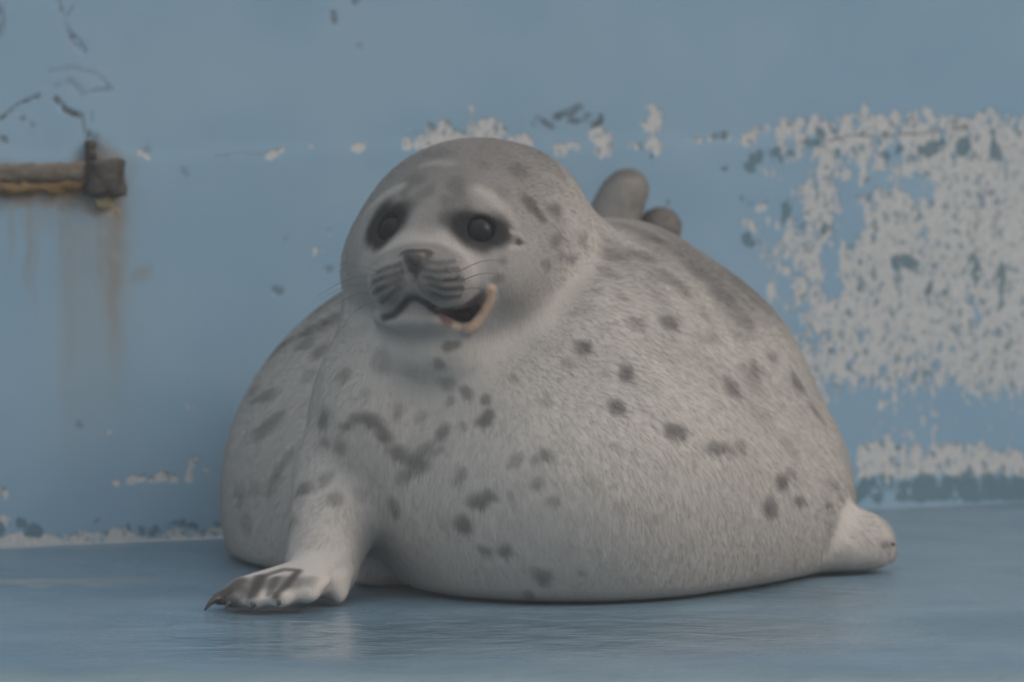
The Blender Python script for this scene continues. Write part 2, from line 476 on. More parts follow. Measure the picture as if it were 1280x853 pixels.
def rust_mat(name, a, b, c3, lo=0.35, hi=0.65):
    m = Mat(name)
    co = m.n('TexCoord').outputs['Object']
    n1 = m.noise(co, 45, 5, 0.65)
    n2 = m.noise(m.mapped(co, (1, 1, 0.4), (4, 4, 4)), 90, 4)
    c = m.mix(m.ramp(n1, lo, hi), (*a, 1), (*b, 1))
    c = m.mix(m.ramp(n2, 0.5, 0.7), c, (*c3, 1))
    m.set('Base Color', c); m.set('Roughness', 0.85); m.set('Specular IOR Level', 0.2)
    m.set('Normal', m.bump(n1, 0.8, 0.003))
    return m.m


rust_dark = rust_mat('corroded_dark_steel', (0.055, 0.052, 0.05), (0.085, 0.08, 0.075), (0.09, 0.07, 0.05))
rust_bar = rust_mat('corroded_brown_steel', (0.12, 0.10, 0.082), (0.165, 0.15, 0.13), (0.15, 0.11, 0.07))
rust_orange = rust_mat('orange_rust', (0.21, 0.105, 0.04), (0.17, 0.135, 0.085), (0.22, 0.14, 0.05))
pale_chip = rust_mat('ochre_paint_chip', (0.42, 0.31, 0.15), (0.38, 0.33, 0.22), (0.45, 0.4, 0.3))

br = bpy.data.objects.new('rusted_bracket', None)
bu, bz = wall_uz(60, 225)
br.location = WL; br.rotation_euler = (0, 0, WYAW)
link(br)
tag(br, 'rusted steel bar with a dark corroded block set in the blue wall', 'bracket')


def wall_part(name, x0, x1, y0, y1, d0, d1, mat, jag, nu_=10, nz_=4, seed=0):
    u0, z1 = wall_uz(x0, y0); u1, z0 = wall_uz(x1, y1)
    zc0 = wall_uz((x0 + x1) / 2, y1)[1]; zc1 = wall_uz((x0 + x1) / 2, y0)[1]
    V, F = box_verts(u0, u1, zc0, zc1, d0, d1, jag, nu_, nz_, seed)
    o = mesh_obj(name, V, F, mat, br, True)
    bv = o.modifiers.new('round', 'BEVEL'); bv.width = 0.001; bv.segments = 1
    return o


wall_part('bar', -240, 106, 207, 229, -0.004, 0.012, rust_bar, 0.0022, 40, 4, 1)
wall_part('bar_flange', -240, 104, 228, 243, -0.004, 0.0095, rust_orange, 0.0034, 40, 3, 2)
wall_part('block', 104, 150, 199, 244, -0.004, 0.020, rust_dark, 0.0030, 8, 8, 3)
wall_part('spike', 106, 117, 176, 201, -0.004, 0.012, rust_dark, 0.0018, 3, 5, 4)
wall_part('rust_scale', 118, 137, 245, 259, -0.004, 0.0095, pale_chip, 0.0022, 4, 3, 5)

# ================================================================== SEAL
GRID = 0.0028


def smin(a, b, k):
    h = np.clip(0.5 + 0.5 * (b - a) / k, 0, 1)
    return b + (a - b) * h - k * h * (1 - h)


def smax(a, b, k):
    return -smin(-a, -b, k)


def rot(yaw=0, roll=0, pitch=0):
    """yaw about z, roll about y (tilts in the picture), pitch about x"""
    a, b, c_ = math.radians(yaw), math.radians(roll), math.radians(pitch)
    Rz = np.array([[math.cos(a), -math.sin(a), 0], [math.sin(a), math.cos(a), 0], [0, 0, 1]])
    Ry = np.array([[math.cos(b), 0, math.sin(b)], [0, 1, 0], [-math.sin(b), 0, math.cos(b)]])
    Rx = np.array([[1, 0, 0], [0, math.cos(c_), -math.sin(c_)], [0, math.sin(c_), math.cos(c_)]])
    return Rz @ Ry @ Rx


def ell(p, c, r, R=None):
    q = p - np.asarray(c, dtype=p.dtype)
    if R is not None:
        q = q @ R.astype(p.dtype)
    r = np.asarray(r, dtype=p.dtype)
    k0 = np.sqrt(((q / r) ** 2).sum(-1)) + 1e-9
    k1 = np.sqrt(((q / (r * r)) ** 2).sum(-1)) + 1e-9
    return k0 * (k0 - 1) / k1


def cap(p, a, b, ra, rb):
    a = np.asarray(a, dtype=p.dtype); b = np.asarray(b, dtype=p.dtype)
    ab = b - a
    t = np.clip(((p - a) @ ab) / (ab @ ab), 0, 1)
    return np.sqrt((((p - a) - t[:, None] * ab) ** 2).sum(-1)) - (ra + (rb - ra) * t)


def E(p, px, py, Yc, rx, ry, rz, R=None):
    """ellipsoid: centre at pixel + depth, rx and rz in pixels at that depth, ry in metres"""
    m = M(Yc)
    return ell(p, Q(px, py, Yc), (rx * m, ry, rz * m), R)


def C(p, a, b, ra, rb):
    return cap(p, Q(*a), Q(*b), ra * M(a[2]), rb * M(b[2]))


def S_torso(p):
    d = E(p, 662, 620, 0.54, 387, 0.36, 322)
    d = smin(d, E(p, 768, 500, 0.48, 180, 0.30, 226), 0.05)
    d = smin(d, E(p, 925, 635, 0.50, 136, 0.26, 150), 0.05)
    d = smin(d, E(p, 868, 486, 0.47, 132, 0.24, 132), 0.045)
    # hips and tail stock
    d = smin(d, C(p, (740, 520, 0.76), (768, 400, 0.85), 130, 66), 0.08)
    return d


def S_chest(p):
    d = E(p, 726, 622, 0.215, 246, 0.270, 222, rot(yaw=-10))
    d = smin(d, E(p, 600, 485, 0.21, 160, 0.16, 150), 0.07)
    d = smin(d, E(p, 585, 600, 0.150, 150, 0.135, 132), 0.035)      # breast that overhangs the armpit
    d = smin(d, E(p, 720, 430, 0.30, 150, 0.20, 140), 0.08)
    d = smin(d, E(p, 860, 640, 0.36, 180, 0.24, 150), 0.06)
    return d


def S_neck(p):
    d = C(p, (610, 430, 0.25), (588, 330, 0.20), 168, 138)
    d = smin(d, C(p, (690, 400, 0.36), (630, 290, 0.26), 120, 108), 0.05)
    d = smin(d, C(p, (520, 440, 0.22), (497, 345, 0.20), 95, 66), 0.04)
    d = smin(d, E(p, 545, 440, 0.12, 95, 0.09, 50), 0.04)
    return d


def S_shoulder(p):
    d = E(p, 476, 535, 0.17, 92, 0.13, 155, rot(roll=6))
    return d


def S_head(p):
    d = E(p, 587, 306, 0.185, 134, 0.125, 128)
    # brow and cheeks
    d = smin(d, E(p, 556, 290, 0.12, 92, 0.075, 72), 0.03)
    d = smin(d, E(p, 500, 340, 0.14, 60, 0.06, 62), 0.04)
    d = smin(d, E(p, 610, 350, 0.10, 70, 0.07, 62), 0.04)
    # muzzle
    d = smin(d, E(p, 528, 345, 0.065, 62, 0.07, 46), 0.03)
    d = smin(d, E(p, 489, 356, 0.038, 29, 0.040, 32, rot(roll=-8)), 0.014)
    d = smin(d, E(p, 547, 351, 0.018, 40, 0.042, 35, rot(roll=6)), 0.014)
    d = smin(d, E(p, 520, 326, 0.020, 21, 0.035, 15), 0.012)
    # lower jaw
    d = smin(d, E(p, 522, 396, 0.055, 55, 0.050, 23), 0.012)
    d = smin(d, E(p, 575, 392, 0.085, 45, 0.055, 32), 0.025)
    return d


WRIST = (398, 718, 0.01)
DIG = [((274, 752, -0.070), 10), ((293, 754, -0.096), 10), ((319, 755, -0.112), 10), ((350, 752, -0.117), 10), ((386, 745, -0.105), 9)]


def S_flipper_near(p):
    d = C(p, (432, 600, 0.13), (402, 706, 0.03), 66, 43)
    d = smin(d, C(p, (474, 640, 0.18), (482, 735, 0.205), 42, 48), 0.025)      # skin fold of the armpit
    h = E(p, 345, 737, -0.06, 70, 0.058, 14, rot(yaw=30, roll=-13))
    h = smin(h, C(p, (385, 722, -0.01), (304, 738, -0.060), 22, 16), 0.012)
    h = smin(h, C(p, (412, 705, 0.01), (424, 756, -0.035), 28, 10), 0.03)
    for tip, r in DIG:
        h = smin(h, C(p, (388, 724, -0.01), tip, 19, r), 0.014)
    d = smin(d, h, 0.022)
    return d


def S_flipper_far(p):
    d = E(p, 1028, 686, 0.36, 84, 0.07, 46, rot(yaw=12))
    d = smin(d, E(p, 1058, 664, 0.37, 42, 0.05, 27, rot(roll=12)), 0.02)
    d = smin(d, E(p, 1082, 685, 0.365, 33, 0.045, 34), 0.02)
    return d


def S_hind(p):
    a = C(p, (738, 340, 0.865), (784, 237, 0.865), 40, 26)
    a = smin(a, C(p, (755, 310, 0.865), (775, 250, 0.865), 32, 27), 0.01)
    b = C(p, (790, 345, 0.885), (825, 285, 0.885), 34, 26)
    return np.minimum(a, b)


def within(d, p, fn, c, half, k):
    """blend in a part that only matters inside its own box"""
    sel = (np.abs(p - c) < half).all(-1)
    if sel.any():
        d[sel] = smin(d[sel], fn(p[sel]), k)
    return d


B_HEAD = (Q(570, 310, 0.12), np.array([0.21, 0.25, 0.19]))
B_NEAR = (Q(380, 680, 0.0), np.array([0.19, 0.28, 0.19]))
B_FAR = (Q(1040, 685, 0.36), np.array([0.16, 0.16, 0.12]))
B_HIND = (Q(785, 300, 0.87), np.array([0.15, 0.14, 0.17]))
B_SHO = (Q(468, 535, 0.17), np.array([0.18, 0.22, 0.22]))


def S_pre(p):
    """body before eye sockets and mouth are cut"""
    d = smin(S_torso(p), S_chest(p), 0.055)
    d = smin(d, S_neck(p), 0.028)
    d = within(d, p, S_shoulder, *B_SHO, 0.022)
    d = within(d, p, S_head, *B_HEAD, 0.028)
    d = within(d, p, S_flipper_near, *B_NEAR, 0.022)
    d = within(d, p, S_flipper_far, *B_FAR, 0.018)
    d = within(d, p, S_hind, *B_HIND, 0.03)
    return smax(d, -(p[:, 2] - 0.0012), 0.016)


def march(pxs, fn, far=11.0, near=8.4):
    """first hit of pixel rays with the solid fn"""
    out = []
    D = np.array([ray(*q) for q in pxs]); D = D / np.linalg.norm(D, axis=1)[:, None]
    t = np.full(len(pxs), near)
    for _ in range(60):
        s = fn(CAM + D * t[:, None])
        t = t + np.clip(s * 0.85, -0.03, 0.2)
        if (np.abs(s) < 3e-4).all() or t.min() > far:
            break
    return CAM + D * t[:, None]


def grad(fn, p, e=0.0008):
    g = np.stack([fn(p + np.eye(3)[i] * e) - fn(p - np.eye(3)[i] * e) for i in range(3)], -1)
    return g / (np.linalg.norm(g, axis=1)[:, None] + 1e-12)


# --- eyes and mouth are placed where their pixels meet the head
EYE_PX = [(483, 283), (602, 285)]
eye_hit = march(EYE_PX, S_pre)
eye_nrm = grad(S_pre, eye_hit)
EYE_R = 0.0185
eye_c = eye_hit - eye_nrm * 0.0148
MOUTH = [(479, 398), (492, 394), (501, 385), (511, 374), (521, 373), (533, 379), (546, 389), (560, 394), (580, 396), (596, 386), (606, 372)]
mouth_hit = march(MOUTH, S_pre)
mouth_n = grad(S_pre, mouth_hit)
MOUTH_R = [3, 4, 4, 5, 5, 4, 5, 8, 12, 10, 6]
LIP = [(614, 362), (612, 376), (604, 392), (594, 406), (586, 412)]
lip_hit = march(LIP, S_pre)
SLIT = march([(507, 320), (514, 334), (516, 352), (516, 368)], S_pre)
SLIT2 = march([(536, 318), (527, 330), (519, 343)], S_pre)
EAR = march([(648, 301)], S_pre)
EYEFOLD = march([(560, 262), (585, 256), (612, 262), (632, 280)], S_pre)
PADROWS = [[(528, 327), (548, 330), (568, 326)], [(526, 337), (548, 342), (574, 337)], [(530, 347), (550, 353), (578, 350)], [(536, 357), (556, 364), (578, 362)], [(540, 368), (556, 374), (574, 372)],
           [(500, 331), (485, 335), (472, 341)], [(502, 341), (484, 347), (466, 354)], [(500, 350), (484, 359), (468, 367)], [(498, 361), (488, 371), (478, 379)]]
pad_hit = [march(r, S_pre) for r in PADROWS]


def polydist(p, pts):
    d = np.full(len(p), 9.0)
    for a, b in zip(pts[:-1], pts[1:]):
        d = np.minimum(d, cap(p, a, b, 0, 0))
    return d


def S_body(p):
    d = S_pre(p)
    near_head = (np.abs(p - Q(545, 335, 0.08)).max(-1) < 0.16)
    if near_head.any():
        q = p[near_head]; h = d[near_head]
        for c_, n_ in zip(eye_c, eye_nrm):
            h = smax(h, -(np.sqrt(((q - (c_ + n_ * 0.001)) ** 2).sum(-1)) - EYE_R * 0.93), 0.006)
            # soft lid rim
        m = np.full(len(q), 9.0)
        for i in range(len(MOUTH) - 1):
            a = mouth_hit[i]; b = mouth_hit[i + 1]
            m = np.minimum(m, cap(q, a + 0 * mouth_n[i], b, MOUTH_R[i] * M(0), MOUTH_R[i + 1] * M(0)))
            m = np.minimum(m, cap(q, a + np.array([0.004, 0.016, 0]), b + np.array([0.004, 0.016, 0]), MOUTH_R[i] * M(0), MOUTH_R[i + 1] * M(0)))
        for i in range(6, len(MOUTH) - 2):
            for dp in (0.030, 0.045):
                o_ = np.array([0.004, dp, 0])
                m = np.minimum(m, cap(q, mouth_hit[i] + o_, mouth_hit[i + 1] + o_, MOUTH_R[i] * M(0), MOUTH_R[i + 1] * M(0)))
        h = smax(h, -m, 0.006)
        h = smin(h, polydist(q, lip_hit) - 4.2 * M(0.05), 0.008)
        h = smax(h, -(polydist(q, SLIT) - 0.0024), 0.006)
        h = smax(h, -(polydist(q, SLIT2) - 0.0022), 0.006)
        for r in pad_hit:
            h = smax(h, -(polydist(q, r) - 0.0012), 0.005)
        h = smax(h, -(np.sqrt(((q - EAR[0]) ** 2).sum(-1)) - 0.004), 0.006)
        d[near_head] = h
    return d


def build_solid(fn, lo, hi, h, coarse=8):
    lo = np.array(lo); hi = np.array(hi)
    n = (np.ceil((hi - lo) / (h * coarse)).astype(int)) * coarse
    nc = n // coarse
    ax = [lo[i] + (np.arange(nc[i] + 1)) * h * coarse for i in range(3)]
    G = np.stack(np.meshgrid(*ax, indexing='ij'), -1).reshape(-1, 3).astype(np.float32)
    fc = fn(G.astype(np.float64)).reshape(nc + 1)
    F = np.empty(n + 1, dtype=np.float32); F[:] = 1.0
    band = h * coarse * 0.5
    # cells of the coarse grid whose eight corners come near the surface
    mn = np.full(nc, 9.0); mx = np.full(nc, -9.0)
    for i in (0, 1):
        for j in (0, 1):
            for k in (0, 1):
                s = fc[i:i + nc[0], j:j + nc[1], k:k + nc[2]]
                mn = np.minimum(mn, s); mx = np.maximum(mx, s)
    act = (mn < band) & (mx > -band)
    # far cells only need a sign
    sign = np.where(mx < 0, -1.0, 1.0).astype(np.float32)
    F[:-1, :-1, :-1] = np.repeat(np.repeat(np.repeat(sign, coarse, 0), coarse, 1), coarse, 2)
    cells = np.argwhere(act)
    loc = np.stack(np.meshgrid(*[np.arange(coarse + 1)] * 3, indexing='ij'), -1).reshape(-1, 3)
    for s in range(0, len(cells), 400):
        I = (cells[s:s + 400, None, :] * coarse + loc[None]).reshape(-1, 3)
        F[I[:, 0], I[:, 1], I[:, 2]] = fn((lo + I * h).astype(np.float32))
    # surface nets
    sg = F < 0
    cnt = np.zeros(n, np.uint8)
    for i in (0, 1):
        for j in (0, 1):
            for k in (0, 1):
                cnt += sg[i:i + n[0], j:j + n[1], k:k + n[2]]
    cell = np.argwhere((cnt > 0) & (cnt < 8))
    vid = np.full(n, -1, np.int64); vid[cell[:, 0], cell[:, 1], cell[:, 2]] = np.arange(len(cell))
    acc = np.zeros((len(cell), 3)); wsum = np.zeros(len(cell))
    corners = [(i, j, k) for i in (0, 1) for j in (0, 1) for k in (0, 1)]
    for a in corners:
        for b in corners:
            if sum(b) - sum(a) == 1 and all(y >= x for x, y in zip(a, b)):
                fa_v = F[cell[:, 0] + a[0], cell[:, 1] + a[1], cell[:, 2] + a[2]]
                fb_v = F[cell[:, 0] + b[0], cell[:, 1] + b[1], cell[:, 2] + b[2]]
                cr = (fa_v < 0) != (fb_v < 0)
                t = np.where(cr, fa_v / np.where(cr, fa_v - fb_v, 1), 0)
                pt = np.array(a) + t[:, None] * (np.array(b) - np.array(a))
                acc += np.where(cr[:, None], pt, 0); wsum += cr
    V = lo + (cell + acc / wsum[:, None]) * h
    faces = []
    for axis in range(3):
        sl0 = [slice(None)] * 3; sl1 = [slice(None)] * 3
        sl0[axis] = slice(0, n[axis]); sl1[axis] = slice(1, n[axis] + 1)
        s0 = sg[tuple(sl0)]; s1 = sg[tuple(sl1)]
        ed = np.argwhere(s0 != s1)
        o1, o2 = [(1, 2), (2, 0), (0, 1)][axis]
        ok = (ed[:, o1] > 0) & (ed[:, o2] > 0) & (ed[:, o1] < n[o1]) & (ed[:, o2] < n[o2])
        ed = ed[ok]
        q = []
        for da, db in ((-1, -1), (0, -1), (0, 0), (-1, 0)):
            e = ed.copy(); e[:, o1] += da; e[:, o2] += db
            q.append(vid[e[:, 0], e[:, 1], e[:, 2]])
        q = np.stack(q, -1)
        inside = sg[ed[:, 0], ed[:, 1], ed[:, 2]]
        q = np.where(inside[:, None], q, q[:, ::-1])
        faces.append(q)
    return V, np.concatenate(faces)


SV, SF = build_solid(S_body, (-0.42, -0.20, -0.012), (0.50, 1.14, 0.62), GRID)
ok = (SF >= 0).all(1)
SF = SF[ok]
# pull vertices onto the surface
for _ in range(1):
    g = np.stack([S_body(SV + np.eye(3)[i] * 0.0008) - S_body(SV - np.eye(3)[i] * 0.0008) for i in range(3)], -1) / 0.0016
    s = S_body(SV)
    stp = np.clip(s / np.maximum((g * g).sum(1), 0.2), -0.0015, 0.0015)
    SV = SV - stp[:, None] * g
SN = g / (np.linalg.norm(g, axis=1)[:, None] + 1e-12)
SV[:, 2] = np.maximum(SV[:, 2], 0.0006)

# ------------------------------------------------------------------ coat colours, fixed to the skin
coat = np.empty((len(SV), 3)); coat[:] = (0.46, 0.44, 0.415)


def noise3(P, cell, seed, oct_=3):
    return (value_noise((P[:, 0] + 0.37 * P[:, 1], P[:, 2] - 0.61 * P[:, 1]), cell, seed, oct_) +
            value_noise((P[:, 1] + 0.53 * P[:, 0] + 5, P[:, 2] + 0.29 * P[:, 0] + 5), cell, seed + 50, oct_)) * 0.5


JV = SV + (np.stack([noise3(SV, 0.02, 60), noise3(SV, 0.02, 61), noise3(SV, 0.02, 62)], -1) - 0.5) * 0.022


def paint(mask, col, strength=1.0):
    global coat
    k = (np.clip(mask, 0, 1) * strength)[:, None]
    coat = coat * (1 - k) + np.array(col) * k


SPOT = (0.085, 0.083, 0.082)
# grey saddle over crown and back, in loose mottling
mott = smooth(0.42, 0.62, noise3(SV, 0.05, 70))
crown = smooth(0.30, 1.0, SN[:, 2]) * smooth(0.25, 0.40, SV[:, 2])
paint(mott * smooth(0.2, 0.8, SN[:, 2]) * smooth(0.15, 0.3, SV[:, 2]), (0.17, 0.17, 0.17), 0.35)
hd = np.linalg.norm((SV - Q(560, 300, 0.10)) / np.array([0.13, 0.16, 0.11]), axis=1)
paint(1 - smooth(0.8, 1.15, hd), (0.235, 0.228, 0.222), 0.7)
paint(crown * (1 - smooth(0.22, 0.30, SV[:, 1])), (0.11, 0.108, 0.107), 0.66)

saddle = smooth(0.45, 0.85, SN[:, 2]) * smooth(0.22, 0.30, SV[:, 2]) * smooth(0.25, 0.35, SV[:, 1])
paint(saddle, (0.20, 0.197, 0.193), 0.7)
paint(saddle * mott, (0.12, 0.12, 0.12), 0.4)
# (px, py, rx, rz, tilt, strength)
SPOTS = [(725, 436, 11, 10, 30, .85), (781, 468, 14, 10, -30, .85), (773, 508, 11, 12, 20, .8), (845, 540, 13, 14, 0, .85), (836, 403, 12, 10, 0, .75), (795, 404, 11, 9, 30, .55),
         (915, 486, 13, 15, 0, .7), (898, 561, 18, 10, 0, .7), (925, 556, 9, 7, 0, .5), (943, 462, 12, 12, 40, .6), (964, 447, 8, 9, 50, .55), (996, 480, 9, 18, -25, .7), (1020, 518, 7, 14, -25, .6),
         (979, 604, 10, 12, 20, .85), (960, 632, 11, 14, 0, .8), (1001, 628, 10, 6, 15, .8), (1036, 630, 9, 5, 20, .75), (1052, 624, 7, 5, 35, .6), (990, 595, 7, 6, 0, .6), (1040, 602, 14, 8, 0, .45),
         (607, 523, 11, 12, 20, .85), (606, 501, 8, 8, 40, .7), (584, 493, 11, 6, 40, .7), (578, 532, 7, 8, 0, .5), (550, 541, 10, 11, 40, .7), (562, 503, 7, 8, 20, .5), (563, 430, 12, 7, 10, .75), (548, 452, 9, 9, 0, .6), (560, 480, 12, 12, 0, .5),
         (642, 471, 9, 7, 0, .4), (684, 504, 8, 8, 0, .4), (684, 567, 10, 10, 50, .7), (667, 575, 8, 8, 0, .5), (644, 575, 9, 9, 0, .45), (670, 603, 9, 12, 30, .55), (693, 629, 8, 10, 40, .5), (640, 622, 7, 9, 0, .4), (575, 597, 9, 11, 0, .5),
         (596, 628, 14, 11, 0, .8), (612, 622, 10, 8, 0, .7), (578, 654, 14, 12, 40, .8), (605, 690, 12, 11, 0, .65), (632, 690, 12, 12, 0, .75), (677, 722, 13, 12, 0, .7), (657, 745, 10, 9, 0, .6), (725, 718, 7, 8, 0, .4), (555, 655, 7, 14, 0, .3),
         (491, 635, 9, 14, 0, .6), (520, 580, 18, 14, 30, .75), (500, 567, 13, 12, 30, .7), (482, 543, 16, 11, 35, .75), (463, 528, 18, 10, 25, .75), (447, 522, 13, 9, -10, .7), (434, 533, 10, 8, -30, .6), (505, 595, 12, 10, 0, .55), (530, 560, 10, 14, 30, .55), (544, 566, 12, 8, -30, .5),
         (405, 520, 9, 16, 10, .65), (425, 558, 10, 13, 10, .55), (404, 553, 8, 9, 0, .55), (428, 468, 9, 12, 10, .5), (404, 437, 10, 12, 20, .35), (480, 450, 14, 18, 0, .35), (450, 620, 7, 10, 0, .3), (420, 628, 12, 12, 0, .6), (380, 612, 12, 11, -20, .7), (408, 600, 10, 10, 0, .5), (366, 655, 10, 6, -20, .5),
         (497, 515, 9, 9, 0, .35), (455, 490, 9, 9, 0, .35), (493, 520, 8, 7, 0, .3), (525, 520, 9, 9, 0, .3),
         (392, 412, 18, 9, -35, .6), (415, 400, 14, 7, -30, .6), (352, 432, 20, 10, -40, .6), (382, 430, 12, 9, -20, .5), (330, 495, 20, 8, -30, .55), (318, 486, 12, 7, -30, .45), (345, 522, 14, 9, -50, .55), (328, 540, 16, 9, -40, .55), (400, 440, 9, 9, 0, .4), (386, 470, 9, 12, 0, .35), (345, 600, 8, 26, 15, .4), (300, 620, 9, 20, 0, .35), (310, 655, 9, 14, 0, .35), (318, 610, 12, 9, 0, .3), (360, 570, 7, 18, 20, .3),
         (666, 258, 9, 18, -20, .95), (692, 262, 9, 12, -20, .65), (648, 214, 13, 10, 20, .55), (602, 206, 9, 9, 0, .45), (694, 300, 9, 10, 0, .55), (728, 295, 8, 8, 0, .4), (713, 322, 9, 8, 0, .55), (730, 306, 6, 8, 0, .4), (683, 331, 7, 7, 0, .55), (628, 326, 8, 8, 0, .5), (624, 350, 7, 7, 0, .55), (700, 318, 6, 6, 0, .35), (628, 240, 12, 10, 20, .4),
         (512, 228, 12, 11, 0, .6), (508, 242, 7, 6, 0, .55), (532, 240, 8, 14, 15, .45), (570, 230, 12, 11, 0, .6), (577, 242, 7, 9, 0, .55), (545, 285, 10, 22, 0, .3), (545, 192, 20, 10, 0, .3), (470, 230, 16, 8, -40, .25),
         (770, 320, 16, 10, 10, .45), (800, 318, 14, 10, 20, .6), (830, 345, 14, 10, 20, .45), (760, 340, 14, 10, 20, .4), (870, 340, 20, 12, 30, .4), (820, 300, 18, 8, 20, .5), (850, 360, 12, 10, 20, .35), (890, 420, 9, 10, 0, .3), (925, 420, 8, 9, 0, .3), (950, 520, 14, 20, 0, .25), (985, 560, 12, 18, 0, .25), (900, 370, 16, 10, 40, .35), (930, 400, 14, 10, 40, .35), (940, 480, 12, 18, -20, .35), (880, 395, 6, 6, 0, .3), (780, 375, 6, 6, 0, .3),
         (1038, 662, 6, 5, 30, .5), (710, 455, 8, 8, 0, .3), (752, 465, 6, 6, 0, .2), (735, 600, 12, 8, 0, .2), (775, 640, 9, 9, 0, .22), (820, 650, 12, 9, 0, .2), (770, 560, 8, 7, 0, .25)]
sh = march([s[:2] for s in SPOTS], S_body)
sn = grad(S_pre, sh)
for (px, py, rx, rz, tilt, st), c_, n_ in zip(SPOTS, sh, sn):
    m = M(c_[1])
    ca, sa = math.cos(math.radians(tilt)), math.sin(math.radians(tilt))
    sel = np.abs(JV - c_).max(-1) < 0.09
    q = JV[sel] - c_
    tx = np.cross([0, 0, 1.0], n_); tx = tx / np.linalg.norm(tx)
    st_ = 1.0 / max(abs(tx[0]), 0.38)                   # spots lengthen round the flank
    tz = np.cross(n_, tx)
    a = q @ tx / st_; b = q @ tz / min(1.0 / max(abs(tz[2]), 0.6), 1.6)
    u_ = a * ca - b * sa; v_ = a * sa + b * ca
    dd = np.sqrt((u_ / (rx * m)) ** 2 + (v_ / (rz * m)) ** 2 + ((q @ n_) / 0.03) ** 2)
    k = np.zeros(len(SV)); k[sel] = 1 - smooth(0.4, 1.4, dd)
    paint(k, SPOT, st * 0.92)


def stroke(pxs, r_px, col, s, soft=0.6, jit=False):
    P = JV if jit else SV
    d = np.full(len(P), 9.0)
    for fn in (S_pre, S_body):                        # skin level and the floor of any groove
        h = march(pxs, fn)
        if len(h) == 1: h = np.concatenate([h, h + 1e-5])
        reach = r_px * M(0.05) * 2 + 0.002
        sel = ((P > h.min(0) - reach) & (P < h.max(0) + reach)).all(-1)
        if sel.any():
            d[sel] = np.minimum(d[sel], polydist(P[sel], h))
    d = d / (r_px * M(0.05))
    paint(1 - smooth(1 - soft, 1 + soft, d), col, s)


PALE = (0.43, 0.405, 0.385)
DK = (0.016, 0.017, 0.019)
# face markings
stroke([(459, 262), (478, 246), (500, 234)], 9, PALE, .6, .9)
stroke([(530, 206), (545, 203), (562, 205)], 8, PALE, .3, .9)
stroke([(600, 238), (615, 247), (629, 262), (640, 280)], 9, PALE, .6, .9)
stroke([(462, 310), (482, 308), (505, 298), (535, 294), (565, 302), (590, 318), (597, 345)], 13, PALE, .7, .8)
stroke([(452, 330), (460, 350)], 9, PALE, .5)
stroke([(545, 262), (535, 285)], 12, (0.24, 0.235, 0.23), .5)
stroke([(477, 292), (490, 274)], 25, DK, .97, .35)
stroke([(508, 258), (500, 266)], 13, DK, .6, .7)
stroke([(586, 283), (616, 289)], 24, DK, .97, .35)
stroke([(563, 274), (578, 280)], 14, DK, .7, .6)
stroke([(590, 300), (602, 305)], 14, DK, .8, .5)
stroke([(620, 292), (632, 290)], 14, DK, .7, .6)
stroke([(560, 252), (580, 256)], 11, DK, .4, .8)
stroke([(640, 290), (652, 296)], 4, PALE, .6)
stroke([(648, 303), (650, 305)], 5, DK, .8)
stroke([(655, 308), (640, 310)], 4, PALE, .5)
# nose and whisker pads
stroke([(484, 356), (487, 362)], 26, (0.12, 0.12, 0.12), .8, .45)
stroke([(545, 350), (553, 350)], 33, (0.115, 0.115, 0.115), .82, .35)
stroke([(505, 315), (520, 314), (535, 314)], 7, (0.04, 0.04, 0.04), .88)
stroke([(512, 325), (525, 325)], 9, (0.04, 0.04, 0.04), .92)
stroke([(515, 335), (517, 346)], 6, (0.09, 0.09, 0.09), .85)
stroke([(507, 320), (514, 334), (516, 350)], 4, (0.05, 0.05, 0.05), .8)
stroke([(538, 317), (527, 330), (519, 343)], 4, (0.05, 0.05, 0.05), .8)
stroke([(545, 308), (560, 318)], 9, (0.17, 0.17, 0.17), .6)
for r in PADROWS:
    stroke(r, 3.4, (0.085, 0.088, 0.09), .8, .6)
stroke([(476, 388), (490, 388), (503, 375), (512, 362)], 5, (0.31, 0.30, 0.29), .7)
stroke([(512, 345), (518, 360), (530, 372), (548, 381), (570, 383), (588, 372)], 4.5, (0.30, 0.29, 0.285), .6)
stroke(MOUTH[:8], 5, (0.035, 0.037, 0.04), .95)
stroke([(562, 396), (582, 396), (598, 382)], 13, (0.13, 0.09, 0.085), .97, .35)
stroke([(465, 385), (475, 403), (495, 415)], 7, (0.32, 0.31, 0.30), .6)
stroke(LIP, 6.0, (0.56, 0.39, 0.29), 1.0, .4)
stroke([(590, 410), (570, 408)], 5, (0.42, 0.33, 0.27), .8)
# near flipper webbing and toes
WEB = (0.05, 0.048, 0.047)
stroke([(275, 748), (300, 735), (345, 728), (362, 728)], 24, (0.125, 0.118, 0.113), .8, .5)
for pts, r, s in (([(282, 742), (292, 752), (288, 758)], 9, .9), ([(300, 726), (272, 746)], 10, .75), ([(325, 722), (318, 738), (315, 744)], 9, .95), ([(330, 720), (355, 712), (372, 713)], 6, .8), ([(372, 715), (358, 732), (345, 745)], 6, .9),
                  ([(345, 722), (338, 742)], 6, .7), ([(300, 735), (305, 745)], 7, .6), ([(392, 722), (388, 732)], 7, .35)):
    stroke(pts, r, WEB, s, .6)
# far flipper: pale top, dark claw bed
stroke([(1104, 682), (1110, 681)], 5, DK, .6)
# hind flippers
hz = smooth(0.80, 0.88, SV[:, 1]) * smooth(0.29, 0.33, SV[:, 2])
paint(hz, (0.125, 0.115, 0.107), .9)

